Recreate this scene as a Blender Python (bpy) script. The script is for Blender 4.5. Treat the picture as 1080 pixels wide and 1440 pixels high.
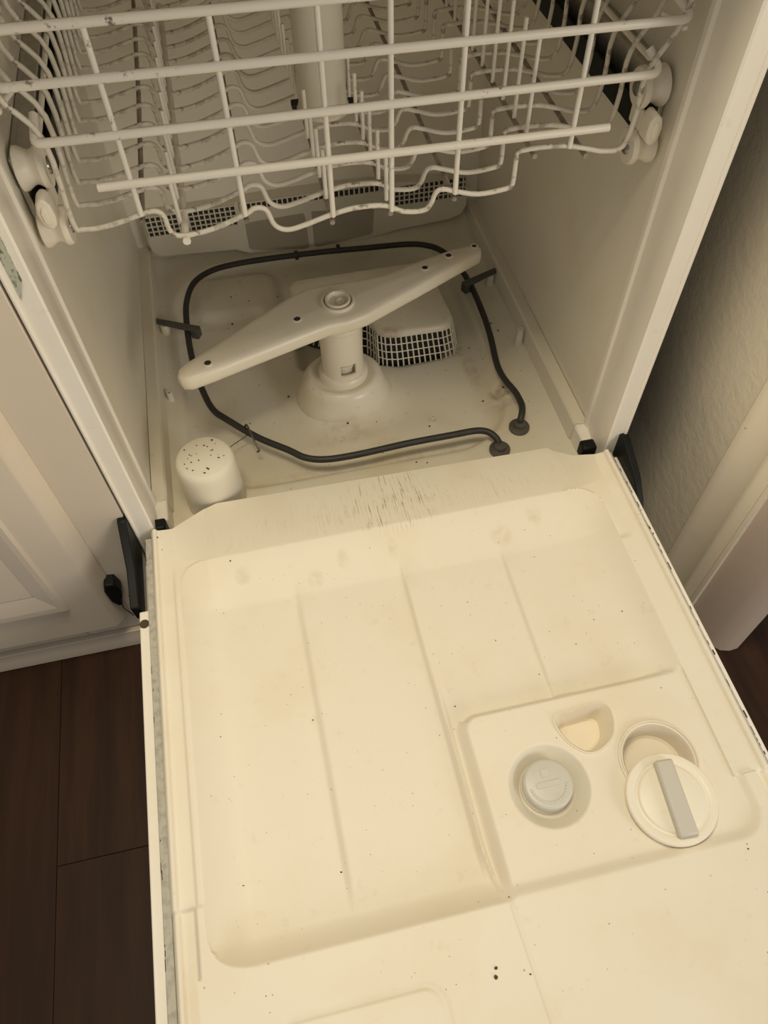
import bpy, math, random
import numpy as np
from mathutils import Matrix, Vector
random.seed(7)
ZS = 0.25                      # height of the open door's inner face above the floor; all coordinates below are relative to it
S = bpy.context.scene
COL = S.collection
for o in list(bpy.data.objects):
    bpy.data.objects.remove(o)

# ------------------------------------------------------------------ camera, light, exposure
cam = bpy.data.cameras.new('camera')
cam.sensor_fit = 'VERTICAL'; cam.sensor_height = 36.0
cam.lens = 1055.5 / 1440.0 * 36.0
cam.clip_start = 0.02
co = bpy.data.objects.new('camera', cam); COL.objects.link(co)
R = Matrix(((0.976245, 0.186099, -0.110961), (-0.216164, 0.801604, -0.557408), (-0.014786, 0.568153, 0.82279)))
co.matrix_world = Matrix.Translation((-0.1099, -0.5232, 0.7204 + ZS)) @ R.to_4x4()
S.camera = co

w = bpy.data.worlds.new('room_light'); S.world = w; w.use_nodes = True
w.node_tree.nodes['Background'].inputs[0].default_value = (1.0, 0.955, 0.87, 1)
w.node_tree.nodes['Background'].inputs[1].default_value = 0.32

def area(name, loc, target, size, power, color):
    l = bpy.data.lights.new(name, 'AREA'); l.shape = 'DISK'; l.size = size; l.energy = power; l.color = color
    o = bpy.data.objects.new(name, l); COL.objects.link(o)
    o.location = Vector(loc) + Vector((0, 0, ZS))
    o.rotation_euler = (Vector(target) - Vector(loc)).to_track_quat('-Z', 'Y').to_euler()
area('ceiling_lamp', (-0.16, -0.22, 1.38), (-.1, -0.22, 0), 0.45, 11.0, (1.0, 0.87, 0.605))
area('added_side_fill', (1.35, -2.0, 0.85), (0, 0, .25), 0.9, 15, (1.0, 0.94, 0.82))  # unseen fill lamp added to brighten upright faces and tub walls

S.view_settings.view_transform = 'Standard'
S.view_settings.look = 'None'
S.view_settings.gamma = 1.0
S.view_settings.use_curve_mapping = False
S.view_settings.exposure = 0.0

# ------------------------------------------------------------------ helpers
class MB:
    def __init__(s): s.v = []; s.f = []
    def add(s, v, f):
        n = len(s.v); s.v += [tuple(p) for p in v]; s.f += [tuple(i + n for i in q) for q in f]; return s
    def box(s, x0, x1, y0, y1, z0, z1):
        v = [(x, y, z) for z in (z0, z1) for y in (y0, y1) for x in (x0, x1)]
        return s.add(v, [(0, 2, 3, 1), (4, 5, 7, 6), (0, 1, 5, 4), (2, 6, 7, 3), (0, 4, 6, 2), (1, 3, 7, 5)])
    def prism(s, poly, z0, z1, axis='z'):
        n = len(poly)
        def P(a, b, c): return (a, b, c) if axis == 'z' else ((c, a, b) if axis == 'x' else (a, c, b))
        v = [P(a, b, z0) for a, b in poly] + [P(a, b, z1) for a, b in poly]
        f = [tuple(range(n))[::-1], tuple(range(n, 2 * n))] + [(i, (i + 1) % n, n + (i + 1) % n, n + i) for i in range(n)]
        return s.add(v, f)
    def tube(s, path, r, n=8, closed=False, r2=None):
        P = [Vector(p) for p in path]; m = len(P); v = []; f = []
        up = None
        for i in range(m):
            if closed: t = P[(i + 1) % m] - P[i - 1]
            else: t = P[min(i + 1, m - 1)] - P[max(i - 1, 0)]
            t.normalize()
            if up is None:
                up = Vector((0, 0, 1)) if abs(t.z) < .9 else Vector((1, 0, 0))
            a = (up - t * up.dot(t)); a.normalize(); b = t.cross(a); up = a
            rr = r if r2 is None else r + (r2 - r) * i / (m - 1)
            for k in range(n):
                an = 2 * math.pi * k / n
                v.append(P[i] + a * rr * math.cos(an) + b * rr * math.sin(an))
        for i in range(m if closed else m - 1):
            for k in range(n):
                j = (i + 1) % m
                f.append((i * n + k, i * n + (k + 1) % n, j * n + (k + 1) % n, j * n + k))
        if not closed:
            f.append(tuple(range(n))[::-1]); f.append(tuple((m - 1) * n + k for k in range(n)))
        return s.add(v, f)
    def lathe(s, prof, c, axis='z', n=32, sx=1., sy=1.):
        v = []; f = []; m = len(prof)
        for r, h in prof:
            for k in range(n):
                a = 2 * math.pi * k / n; p, q = r * math.cos(a) * sx, r * math.sin(a) * sy
                v.append((c[0] + p, c[1] + q, c[2] + h) if axis == 'z' else ((c[0] + h, c[1] + p, c[2] + q) if axis == 'x' else (c[0] + p, c[1] + h, c[2] + q)))
        for i in range(m - 1):
            for k in range(n):
                f.append((i * n + k, i * n + (k + 1) % n, (i + 1) * n + (k + 1) % n, (i + 1) * n + k))
        f.append(tuple(range(n))[::-1]); f.append(tuple((m - 1) * n + k for k in range(n)))
        return s.add(v, f)
    def grid(s, xs, ys, Z, base):
        nx, ny = len(xs), len(ys)
        v = [(xs[i], ys[j], Z[j, i]) for j in range(ny) for i in range(nx)]
        f = [(j * nx + i, j * nx + i + 1, (j + 1) * nx + i + 1, (j + 1) * nx + i) for j in range(ny - 1) for i in range(nx - 1)]
        # skirt down to the base so the moulding has thickness
        ring = [i for i in range(nx)] + [j * nx + nx - 1 for j in range(1, ny)] + [(ny - 1) * nx + i for i in range(nx - 2, -1, -1)] + [j * nx for j in range(ny - 2, 0, -1)]
        n0 = len(v); v += [(v[k][0], v[k][1], base) for k in ring]; m = len(ring)
        f += [(ring[(i + 1) % m], ring[i], n0 + i, n0 + (i + 1) % m) for i in range(m)]
        f.append(tuple(range(n0, n0 + m))[::-1])
        return s.add(v, f)

ORG = {}
def root(o):
    while o.parent: o = o.parent
    return o
def obj(name, mb, mat, parent=None, smooth=None, bevel=0, label=None, kind=None, loc=None):
    """one mesh object; its coordinates are stored relative to the base point of its thing"""
    if parent is not None: O = ORG[root(parent).name]
    elif loc is not None: O = Vector(loc)
    else:
        a = np.array(mb.v); O = Vector(((a[:, 0].min() + a[:, 0].max()) / 2, (a[:, 1].min() + a[:, 1].max()) / 2, a[:, 2].min()))
    me = bpy.data.meshes.new(name)
    me.from_pydata([(x - O.x, y - O.y, z - O.z) for x, y, z in mb.v], [], mb.f)
    me.validate()
    import bmesh
    bm = bmesh.new(); bm.from_mesh(me); bmesh.ops.recalc_face_normals(bm, faces=bm.faces); bm.to_mesh(me); bm.free()
    me.materials.append(mat)
    o = bpy.data.objects.new(name, me); COL.objects.link(o)
    if parent is not None: o.parent = parent
    else:
        o.location = O + Vector((0, 0, ZS)); ORG[o.name] = O
    if smooth is not None:
        me.polygons.foreach_set('use_smooth', [True] * len(me.polygons))
        me.set_sharp_from_angle(angle=math.radians(smooth))
    if bevel:
        b = o.modifiers.new('bevel', 'BEVEL'); b.width = bevel; b.segments = 2; b.limit_method = 'ANGLE'; b.angle_limit = math.radians(40)
        me.polygons.foreach_set('use_smooth', [True] * len(me.polygons))
        me.set_sharp_from_angle(angle=math.radians(40))
    if label: o['label'] = label
    if kind: o['kind'] = kind
    return o
def thing(name, label, cat, base, group=None):
    o = bpy.data.objects.new(name, None); COL.objects.link(o); o.empty_display_size = .05
    o.location = Vector(base) + Vector((0, 0, ZS)); ORG[o.name] = Vector(base)
    o['label'] = label; o['category'] = cat
    if group: o['group'] = group
    return o
def again(o, off, parent=None):
    c = o.copy(); COL.objects.link(c); c.location = o.location + Vector(off)
    if parent is not None: c.parent = parent
    for ch in o.children:
        d = ch.copy(); COL.objects.link(d); d.parent = c
    return c
def bez(pts, sub=6, closed=False):
    """smooth (Catmull-Rom) path through points"""
    P = [Vector(p) for p in pts]; n = len(P); out = []
    for i in range(n if closed else n - 1):
        if closed: a, b, c, d = P[i - 1], P[i], P[(i + 1) % n], P[(i + 2) % n]
        else: a, b, c, d = P[max(i - 1, 0)], P[i], P[i + 1], P[min(i + 2, n - 1)]
        for k in range(sub):
            t = k / sub
            out.append(.5 * ((2 * b) + (c - a) * t + (2 * a - 5 * b + 4 * c - d) * t * t + (3 * b - a - 3 * c + d) * t ** 3))
    if not closed: out.append(P[-1])
    return out

# ------------------------------------------------------------------ materials
def newmat(name):
    m = bpy.data.materials.new(name); m.use_nodes = True
    nt = m.node_tree; b = nt.nodes['Principled BSDF']
    return m, nt, b
class N:
    def __init__(s, nt): s.nt = nt
    def n(s, t, **k):
        x = s.nt.nodes.new(t)
        for a, v in k.items(): setattr(x, a, v)
        return x
    def l(s, a, b): s.nt.links.new(a, b)
    def coord(s, scale=(1, 1, 1)):
        t = s.n('ShaderNodeTexCoord'); m = s.n('ShaderNodeMapping'); m.inputs['Scale'].default_value = scale
        s.l(t.outputs['Object'], m.inputs[0]); return m.outputs[0]
    def noise(s, vec, scale, detail=4, rough=.55):
        t = s.n('ShaderNodeTexNoise'); t.inputs['Scale'].default_value = scale; t.inputs['Detail'].default_value = detail; t.inputs['Roughness'].default_value = rough
        s.l(vec, t.inputs['Vector']); return t.outputs[0]
    def ramp(s, fac, a, b, va=0., vb=1.):
        r = s.n('ShaderNodeMapRange'); r.interpolation_type = 'SMOOTHSTEP'; r.clamp = True
        r.inputs['From Min'].default_value = a; r.inputs['From Max'].default_value = b
        r.inputs['To Min'].default_value = va; r.inputs['To Max'].default_value = vb
        s.l(fac, r.inputs['Value']); return r.outputs[0]
    def mul(s, a, b, op='MULTIPLY'):
        m = s.n('ShaderNodeMath', operation=op); m.use_clamp = True
        for i, x in enumerate((a, b)):
            if isinstance(x, (int, float)): m.inputs[i].default_value = x
            else: s.l(x, m.inputs[i])
        return m.outputs[0]
    def mix(s, fac, a, b):
        m = s.n('ShaderNodeMix', data_type='RGBA')
        if isinstance(fac, (int, float)): m.inputs[0].default_value = fac
        else: s.l(fac, m.inputs[0])
        for i, x in ((6, a), (7, b)):
            if isinstance(x, tuple): m.inputs[i].default_value = x + (1,)
            else: s.l(x, m.inputs[i])
        return m.outputs[2]
def speck(q, scale, size, keep):
    v = q.n('ShaderNodeTexVoronoi', feature='F1'); v.inputs['Scale'].default_value = scale; v.inputs['Randomness'].default_value = 1
    q.l(q.coord(), v.inputs['Vector'])
    d = q.ramp(v.outputs['Distance'], size * .7, size, 1, 0)
    sp = q.n('ShaderNodeSeparateColor'); q.l(v.outputs['Color'], sp.inputs[0])
    return q.mul(d, q.ramp(sp.outputs[0], keep, keep + .02))
def plastic(name, base, dirt=(.50, .40, .25), dirtamt=.35, rough=.35, specks=True, extra=None, bump=0.0, sk=.80, fine_amt=.12):
    m, nt, b = newmat(name); q = N(nt)
    c = q.coord()
    cloud = q.ramp(q.noise(c, 9, 5), .45, .75)
    col = q.mix(q.mul(cloud, dirtamt), base, tuple(x * y for x, y in zip(base, (.93, .88, .78))))
    fine = q.ramp(q.noise(c, 55, 4, .7), .60, .72)
    col = q.mix(q.mul(fine, fine_amt), col, dirt)
    if extra: col = extra(q, col)
    if specks:
        col = q.mix(q.mul(speck(q, 55, .055, sk), .6), col, (.16, .10, .06))
        col = q.mix(q.mul(speck(q, 28, .06, sk), .22), col, (.35, .22, .10))
    q.l(col, b.inputs['Base Color'])
    b.inputs['Roughness'].default_value = rough
    if bump:
        bp = q.n('ShaderNodeBump'); bp.inputs['Strength'].default_value = bump; bp.inputs['Distance'].default_value = .002
        q.l(q.noise(c, 60, 3), bp.inputs['Height']); q.l(bp.outputs[0], b.inputs['Normal'])
    return m
def simple(name, col, rough=.5, metal=0., var=.15, scale=60, bump=0., spec=.5):
    m, nt, b = newmat(name); q = N(nt); c = q.coord()
    q.l(q.mix(q.mul(q.ramp(q.noise(c, scale, 4), .4, .7), var), col, tuple(x * .45 for x in col)), b.inputs['Base Color'])
    b.inputs['Roughness'].default_value = rough; b.inputs['Metallic'].default_value = metal; b.inputs['Specular IOR Level'].default_value = spec
    if bump:
        bp = q.n('ShaderNodeBump'); bp.inputs['Strength'].default_value = bump; bp.inputs['Distance'].default_value = .002
        q.l(q.noise(c, scale * 2, 3), bp.inputs['Height']); q.l(bp.outputs[0], b.inputs['Normal'])
    return m
def posmask(q, x, y, rx, ry):
    """soft blob at a fixed place on the object (stain with a shape of its own)"""
    t = q.n('ShaderNodeTexCoord'); s = q.n('ShaderNodeSeparateXYZ'); q.l(t.outputs['Object'], s.inputs[0])
    def d(o, c, r):
        a = q.n('ShaderNodeMath', operation='SUBTRACT'); q.l(o, a.inputs[0]); a.inputs[1].default_value = c
        e = q.n('ShaderNodeMath', operation='DIVIDE'); q.l(a.outputs[0], e.inputs[0]); e.inputs[1].default_value = r
        p = q.n('ShaderNodeMath', operation='MULTIPLY'); q.l(e.outputs[0], p.inputs[0]); q.l(e.outputs[0], p.inputs[1]); return p.outputs[0]
    a = q.n('ShaderNodeMath', operation='ADD'); q.l(d(s.outputs[0], x, rx), a.inputs[0]); q.l(d(s.outputs[1], y, ry), a.inputs[1])
    nz = q.ramp(q.noise(q.coord(), 45, 5, .7), .38, .66, .15, 1)
    return q.mul(q.ramp(a.outputs[0], .1, 1.3, 1, 0), nz)
BX, BY, FZ0 = 0.0, 0.30, 0.24             # base point of the dishwasher
def door_extra(q, col):
    # runs of dirty water on the sloping lip at the hinge
    st = q.ramp(q.noise(q.coord((950, 26, 1)), 1, 3, .6), .50, .64)
    st2 = q.ramp(q.noise(q.coord((620, 28, 1)), 1, 2, .6), .56, .62)
    lip = posmask(q, 0.0 - BX, -.015 - BY, .26, .034)
    core = posmask(q, 0.002 - BX, -.008 - BY, .062, .055)
    col = q.mix(q.mul(q.mul(st, lip), .38), col, (.46, .37, .22))
    col = q.mix(q.mul(q.mul(st2, core), .8), col, (.22, .15, .07))
    for x, y, rx, ry in ((-.012, -.075, .006, .014), (-.185, -.075, .010, .012), (-.105, -.095, .010, .012), (.115, -.088, .014, .014), (.16, -.07, .010, .016), (-.07, -.08, .008, .014)):
        col = q.mix(q.mul(posmask(q, x - BX, y - BY, rx, ry), .28), col, (.50, .36, .17))
    t_ = q.n('ShaderNodeTexCoord'); dd = q.n('ShaderNodeVectorMath', operation='DISTANCE'); q.l(t_.outputs['Object'], dd.inputs[0]); dd.inputs[1].default_value = (.0712 - BX, -.3705 - BY, FZ0)
    col = q.mix(q.mul(q.ramp(dd.outputs['Value'], .0375, .0390, 1, 0), .45), col, (.70, .67, .58))
    # yellowing round the dispenser
    col = q.mix(q.mul(posmask(q, .10 - BX, -.37 - BY, .16, .10), .10), col, (.75, .56, .28))
    return col
def tub_extra(q, col):
    for x, y, rx, ry, k in ((.208, .185, .020, .014, .55), (.20, .155, .03, .01, .3), (-.03, .16, .05, .02, .25), (.172, .285, .02, .012, .5), (.07, .29, .02, .012, .5), (0, .1, .2, .012, .22), (-.16, .42, .05, .012, .15), (.18, .24, .012, .05, .3)):
        col = q.mix(q.mul(posmask(q, x - BX, y - BY, rx, ry), k), col, (.30, .17, .07))
    return col
M = {}
M['door'] = plastic('door_plastic', (.84, .775, .66), extra=door_extra, rough=.55, dirtamt=.5)
M['tub'] = plastic('tub_plastic', (.80, .745, .625), extra=tub_extra, rough=.27, dirtamt=.9, fine_amt=.26)
M['wall_plastic'] = plastic('tub_wall_plastic', (.84, .785, .67), rough=.42, specks=False, dirtamt=.6)
M['frame'] = plastic('frame_enamel', (.92, .87, .79), rough=.35, sk=.93)
M['part'] = plastic('spray_plastic', (.85, .785, .655), rough=.32, dirtamt=.5, sk=.86)
M['float'] = plastic('float_plastic', (.82, .765, .64), rough=.65, specks=False)
M['cap'] = plastic('grey_cap_plastic', (.62, .60, .54), rough=.4, specks=False)
M['grip'] = plastic('grey_grip_plastic', (.60, .57, .51), rough=.45, specks=False)
M['white'] = plastic('white_nylon', (.88, .82, .70), rough=.4, specks=False)
M['black'] = simple('black_steel', (.008, .0085, .009), .5, spec=.2)
M['heater'] = simple('heater_sheath', (.040, .038, .036), .5, .2)
M['clip'] = simple('element_clip_steel', (.10, .095, .085), .5, .2)
M['nut'] = simple('grey_nut', (.16, .15, .13), .45, .6)
M['steel'] = simple('stud_steel', (.30, .29, .28), .25, .9)
M['rail'] = simple('rail_steel', (.50, .48, .44), .35, .7, .3)
M['dark'] = simple('dark_fill', (.035, .03, .025), .8)  # dark colour for shade in gaps and holes; lugs and slab too
M['vent'] = plastic('vent_plastic', (.74, .69, .58), rough=.45, specks=False)
M['recess_shade'] = plastic('vent_window_shade', (.40, .36, .29), rough=.5, specks=False)  # darkened plastic colour standing in for shade in recesses and the hub groove
M['gasket'] = simple('grey_gasket', (.50, .48, .42), .6, 0, .5, 140)
M['liner'] = simple('grey_insulation', (.13, .125, .11), .8)
M['speck'] = simple('dried_food', (.075, .050, .030), .8)
M['wire'] = None
def rackmat(name, base, t0, t1, a0, a1, k):
    m, nt, b = newmat(name); q = N(nt); c = q.coord()
    rust = q.ramp(q.noise(c, 95, 5, .7), t0, t1)
    area_ = q.ramp(q.noise(c, 8, 2), a0, a1)
    col = q.mix(q.mul(rust, q.mul(area_, k)), base, (.13, .09, .055))
    q.l(col, b.inputs['Base Color']); b.inputs['Roughness'].default_value = .4
    return m
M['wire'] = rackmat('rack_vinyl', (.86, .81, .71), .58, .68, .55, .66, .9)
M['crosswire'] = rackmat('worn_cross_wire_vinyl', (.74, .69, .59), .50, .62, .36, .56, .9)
M['shaded_dirty_wire'] = simple('shaded_worn_vinyl', (.34, .295, .235), .5, 0, .8, 90)  # worn vinyl, darkened further for the shade under the rack
# painted timber, plaster, wood
def paint(name, base, bump=.1, scale=40, rough=.5):
    m, nt, b = newmat(name); q = N(nt); c = q.coord()
    col = q.mix(q.mul(q.ramp(q.noise(c, 14, 6, .7), .55, .75), .25), base, tuple(x * y for x, y in zip(base, (.8, .74, .66))))
    col = q.mix(q.mul(speck(q, 22, .05, .85), .6), col, (.12, .08, .06))
    q.l(col, b.inputs['Base Color']); b.inputs['Roughness'].default_value = rough
    bp = q.n('ShaderNodeBump'); bp.inputs['Strength'].default_value = bump; bp.inputs['Distance'].default_value = .003
    q.l(q.noise(c, scale, 4, .6), bp.inputs['Height']); q.l(bp.outputs[0], b.inputs['Normal'])
    return m
M['cabinet'] = paint('cabinet_paint', (.74, .645, .535), .05)
M['plaster'] = paint('wall_plaster', (.90, .81, .66), .45, 75, .7)
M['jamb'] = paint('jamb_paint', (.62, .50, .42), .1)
M['trim'] = paint('trim_paint', (.95, .85, .70), .1)
def wood(name, base, dark):
    m, nt, b = newmat(name); q = N(nt)
    oi = q.n('ShaderNodeObjectInfo')
    t = q.n('ShaderNodeTexCoord'); mp = q.n('ShaderNodeMapping'); mp.inputs['Scale'].default_value = (38, 3.0, 20)
    add = q.n('ShaderNodeVectorMath', operation='ADD'); q.l(t.outputs['Object'], add.inputs[0])
    cmb = q.n('ShaderNodeCombineXYZ'); s = q.n('ShaderNodeMath', operation='MULTIPLY'); s.inputs[1].default_value = 9; q.l(oi.outputs['Random'], s.inputs[0])
    q.l(s.outputs[0], cmb.inputs[1]); q.l(s.outputs[0], cmb.inputs[0]); q.l(cmb.outputs[0], add.inputs[1]); q.l(add.outputs[0], mp.inputs[0])
    g = q.noise(mp.outputs[0], 1.0, 6, .65)
    col = q.mix(q.ramp(g, .35, .68), base, dark)
    col = q.mix(q.mul(oi.outputs['Random'], .35), col, tuple(x * .6 for x in base))
    q.l(col, b.inputs['Base Color']); b.inputs['Roughness'].default_value = .5; b.inputs['Specular IOR Level'].default_value = .2
    bp = q.n('ShaderNodeBump'); bp.inputs['Strength'].default_value = .15; bp.inputs['Distance'].default_value = .002
    q.l(g, bp.inputs['Height']); q.l(bp.outputs[0], b.inputs['Normal'])
    return m
M['wood'] = wood('floor_wood', (.044, .019, .0095), (.022, .0095, .005))
def label_mat():
    m, nt, b = newmat('rating_sticker'); q = N(nt)
    k = q.ramp(q.noise(q.coord((260, 260, 90)), 1, 5, .7), .50, .58)
    q.l(q.mix(k, (.52, .52, .42), (.16, .17, .13)), b.inputs['Base Color']); b.inputs['Roughness'].default_value = .5
    return m
M['label'] = label_mat()

# ------------------------------------------------------------------ the setting
FZ = -ZS
fl = obj('floor', MB().box(-1.6, 1.6, -2.2, .75, FZ - .06, FZ - .011), M['dark'], kind='structure')
ORGF = ORG['floor']
pw = .124
first = {}
x = -.470 - 8 * pw; i = 0
while x < 1.45:
    joints = [-2.15, -1.45, -.86, -.279, .32, .74] if i % 2 == 0 else [-2.15, -1.2, -.62, .06, .74]
    for a, bb in zip(joints[:-1], joints[1:]):
        L = round(bb - a, 3)
        if L not in first:
            mb = MB().box(-pw / 2 + .0002, pw / 2 - .0002, -L / 2 + .0002, L / 2 - .0002, -.011, 0)
            mb.v = [(p[0] + ORGF.x, p[1] + ORGF.y, p[2] + ORGF.z) for p in mb.v]
            o = obj('plank', mb, M['wood'], fl, bevel=.0006); first[L] = o
        else:
            o = first[L].copy(); COL.objects.link(o)
        o.location = (x + pw / 2 - ORGF.x, (a + bb) / 2 - ORGF.y, FZ - ORGF.z)
    x += pw; i += 1
# plaster wall to the right, ending in a moulded casing and a rounded jamb
mb = MB().prism([(.402, -.10), (.402, .70), (.46, .70), (.46, -.10)], FZ, .75)
wr = obj('wall_right', mb, M['plaster'], kind='structure')
mb = MB().box(-1.5, .402, .66, .72, FZ, .75)
obj('wall_back', mb, M['plaster'], kind='structure')
cas = [(.402, -.061), (.393, -.0615), (.389, -.066), (.3885, -.073), (.391, -.079), (.394, -.086), (.3945, -.108), (.391, -.114), (.388, -.119), (.388, -.124), (.3905, -.130), (.391, -.136), (.388, -.140), (.388, -.146), (.402, -.146)]
obj('trim_1', MB().prism(cas, FZ, .75), M['trim'], kind='structure', smooth=35)
jamb = [(.3925, -.146), (.398, -.160), (.412, -.185), (.424, -.198), (.436, -.2015), (.4485, -.2005), (.4495, -.196), (.4495, -.146)]
obj('trim_2', MB().prism(jamb, FZ, .75), M['jamb'], kind='structure', smooth=40)

# ------------------------------------------------------------------ kitchen cabinet to the left
cab = thing('kitchen_cabinet', 'pale painted wooden base cabinet left of the dishwasher with a raised panel door', 'cabinet', (-.75, .3, FZ))
CX0 = -1.2
obj('carcass', MB().box(CX0, -.304, .02, .60, FZ, .60), M['cabinet'], cab)
obj('stile', MB().box(-.420, -.3012, 0, .02, -.2105, .60), M['cabinet'], cab, bevel=.001)
obj('bottom_rail', MB().box(CX0, -.4205, 0, .02, -.2105, -.15), M['cabinet'], cab, bevel=.001)
obj('base_moulding', MB().prism([(.02, FZ), (-.009, FZ), (-.009, -.228), (-.006, -.221), (-.006, -.2145), (.02, -.2145)], CX0, -.304, 'x'), M['cabinet'], cab, bevel=.0015)
# door with a mitred groove round a raised field
dx1, dz0, dz1, dx0 = -.366, -.168, .58, -.83
Z = lambda v: v
dr = MB().prism([(-.83, -.0005), (-.83, -.020), (-.3705, -.020), (-.3675, -.0185), (-.3545, -.0045), (-.3535, -.0005)], dz0, dz1)
cdoor = obj('cabinet_door', dr, M['cabinet'], cab, bevel=.001)
obj('toe_gap_shade', MB().box(CX0, -.304, .012, .0195, -.2145, -.2105), M['dark'], cab)  # dark strip standing in for the shade inside the gap
def frame_ring(mb, i0, i1, y0, y1):
    """sloping ring between two rectangles inset by i0 / i1"""
    a = [(dx0 + i0, y0, dz0 + i0 * 1.6), (dx1 - i0, y0, dz0 + i0 * 1.6), (dx1 - i0, y0, dz1 - i0), (dx0 + i0, y0, dz1 - i0)]
    b = [(dx0 + i1, y1, dz0 + i1 * 1.6), (dx1 - i1, y1, dz0 + i1 * 1.6), (dx1 - i1, y1, dz1 - i1), (dx0 + i1, y1, dz1 - i1)]
    mb.add(a + b, [(k, (k + 1) % 4, 4 + (k + 1) % 4, 4 + k) for k in range(4)])
mb = MB()
frame_ring(mb, .041, .044, -.0202, -.0245); frame_ring(mb, .044, .050, -.0245, -.0245); frame_ring(mb, .050, .068, -.0245, -.0210)
obj('panel_moulding', mb, M['cabinet'], cdoor)
# rounded lower lip of the moulding, lit from above
cth = MB().prism([(-.357, -.072), (-.345, -.074), (-.342, -.092), (-.345, -.108), (-.348, -.112), (-.349, -.124), (-.354, -.126), (-.360, -.113), (-.361, -.088)], -.016, .001, 'y')
obj('door_catch', cth, M['black'], cab, bevel=.002, label='small black catch screwed to the stile beside the door')
obj('catch_wire', MB().tube(bez([(-.351, -.010, -.124), (-.353, -.010, -.142), (-.350, -.008, -.160), (-.351, -.003, -.178)]), .0008, 6), M['speck'], cab, smooth=60)

# ------------------------------------------------------------------ the dishwasher
dw = thing('dishwasher', 'white built-in dishwasher with its door dropped open, stained inside', 'dishwasher', (BX, BY, FZ))
TOP = .60
obj('base_frame', MB().box(-.29, .29, .09, .58, FZ, -.115), M['black'], dw)
# tub walls
obj('side_wall', MB().prism([(-.2855, .068), (-.2845, .585), (-.297, .585), (-.297, .068)], -.11, TOP), M['wall_plastic'], dw, bevel=.001)
obj('side_wall', MB().prism([(.2855, .068), (.2845, .585), (.297, .585), (.297, .068)], -.11, TOP), M['wall_plastic'], dw, bevel=.001)
obj('back_wall', MB().box(-.297, .297, .585, .60, -.11, TOP), M['wall_plastic'], dw)
obj('tub_roof', MB().box(-.297, .297, .0, .60, TOP, TOP + .015), M['wall_plastic'], dw)
# front frame: an outer strip, a stepped return and an inner bead on each side
def side_frame(s):
    p = [(.2985, .0005), (.2785, .0005), (.2765, .002), (.2775, .030), (.2790, .034), (.2815, .058), (.2795, .062), (.2800, .0685), (.2985, .0685)]
    return MB().prism([(s * a, b) for a, b in p], -.075, TOP)
obj('front_frame', side_frame(-1), M['frame'], dw, smooth=25)
obj('front_frame', side_frame(1), M['frame'], dw, smooth=25)
obj('head_rail', MB().box(-.2985, .2985, .0005, .07, TOP - .03, TOP - .0005), M['frame'], dw)
for s in (-1, 1):
    obj('outer_edge', MB().tube([(s * .2965, .0, -.03), (s * .2965, .0, .56)], .0022, 8), M['frame'], dw, smooth=60)
for s in (-1, 1):
    obj('outer_insulation', MB().box(*sorted((s * .2972, s * .2986)), .004, .598, -.11, TOP), M['liner'], dw)
# ledges along the foot of the side walls
for s in (-1, 1):
    obj('tub_ledge', MB().prism([(s * .2845, -.033), (s * .269, -.031), (s * .2665, -.034), (s * .262, -.10), (s * .2845, -.10)], .067, .585, 'y'), M['tub'], dw, smooth=30)
# tub floor as a moulded sheet
def ss(a, b, v):
    t = np.clip((v - a) / (b - a), 0, 1); return t * t * (3 - 2 * t)
xs = np.linspace(-.2665, .2665, 135); ys = np.linspace(.03, .585, 140)
X, Y = np.meshgrid(xs, ys)
def rrect(X, Y, x0, x1, y0, y1, r):
    cx, cy = (x0 + x1) / 2, (y0 + y1) / 2
    qx = np.abs(X - cx) - (x1 - x0) / 2 + r; qy = np.abs(Y - cy) - (y1 - y0) / 2 + r
    return np.hypot(np.maximum(qx, 0), np.maximum(qy, 0)) + np.minimum(np.maximum(qx, qy), 0) - r
H = np.full_like(X, -.068)
H -= .012 * ss(.007, -.007, rrect(X, Y, -.238, .205, .090, .55, .09))
H -= .006 * ss(.05, -.10, rrect(X, Y, -.20, .19, .12, .52, .12))
H += .010 * ss(.008, -.012, rrect(X, Y, -.215, -.075, .44, .535, .03))           # raised pad at the back left
H += .012 * np.exp(-((Y - .585) / .03) ** 2)
H += .006 * np.exp(-(((np.abs(X) - .2665)) / .012) ** 2)
H -= .022 * ss(.012, -.012, rrect(X, Y, -.062, .170, .288, .452, .03))           # sump well under the filter
H += .014 * ss(.030, -.020, np.hypot(X + .011, Y - .236) - .075)                 # flare of the housing
H -= .006 * ss(.004, -.004, np.hypot(X - .208, Y - .185) - .011)                 # drain dimple
H += .006 * ss(.010, -.010, rrect(X, Y, -.06, .17, .47, .50, .012))
obj('tub_floor', MB().grid(list(xs), list(ys), H, -.115), M['tub'], dw, smooth=60)
def fz(x, y):
    i = np.argmin(abs(xs - x)); j = np.argmin(abs(ys - y)); return float(H[j, i])
# housing and pillar that carry the lower spray arm
AX, AY = -.0115, .2365
mb = MB()
prof = [(.078, -.088), (.077, -.074), (.071, -.062), (.0655, -.050), (.062, -.041), (.056, -.0355), (.050, -.0345), (.046, -.037), (.041, -.0385), (.001, -.0385)]
mb.lathe(prof, (AX - .002, AY - .002, 0), n=56, sx=.90, sy=.80)
hs = obj('sump_housing', mb, M['tub'], dw, smooth=60)
mb = MB(); pr = [(.0345, -.040), (.0345, -.031), (.033, -.028), (.0315, -.026)]
mb.lathe(pr, (AX, AY, 0), n=48)
obj('collar', mb, M['part'], hs, smooth=40)
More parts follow.
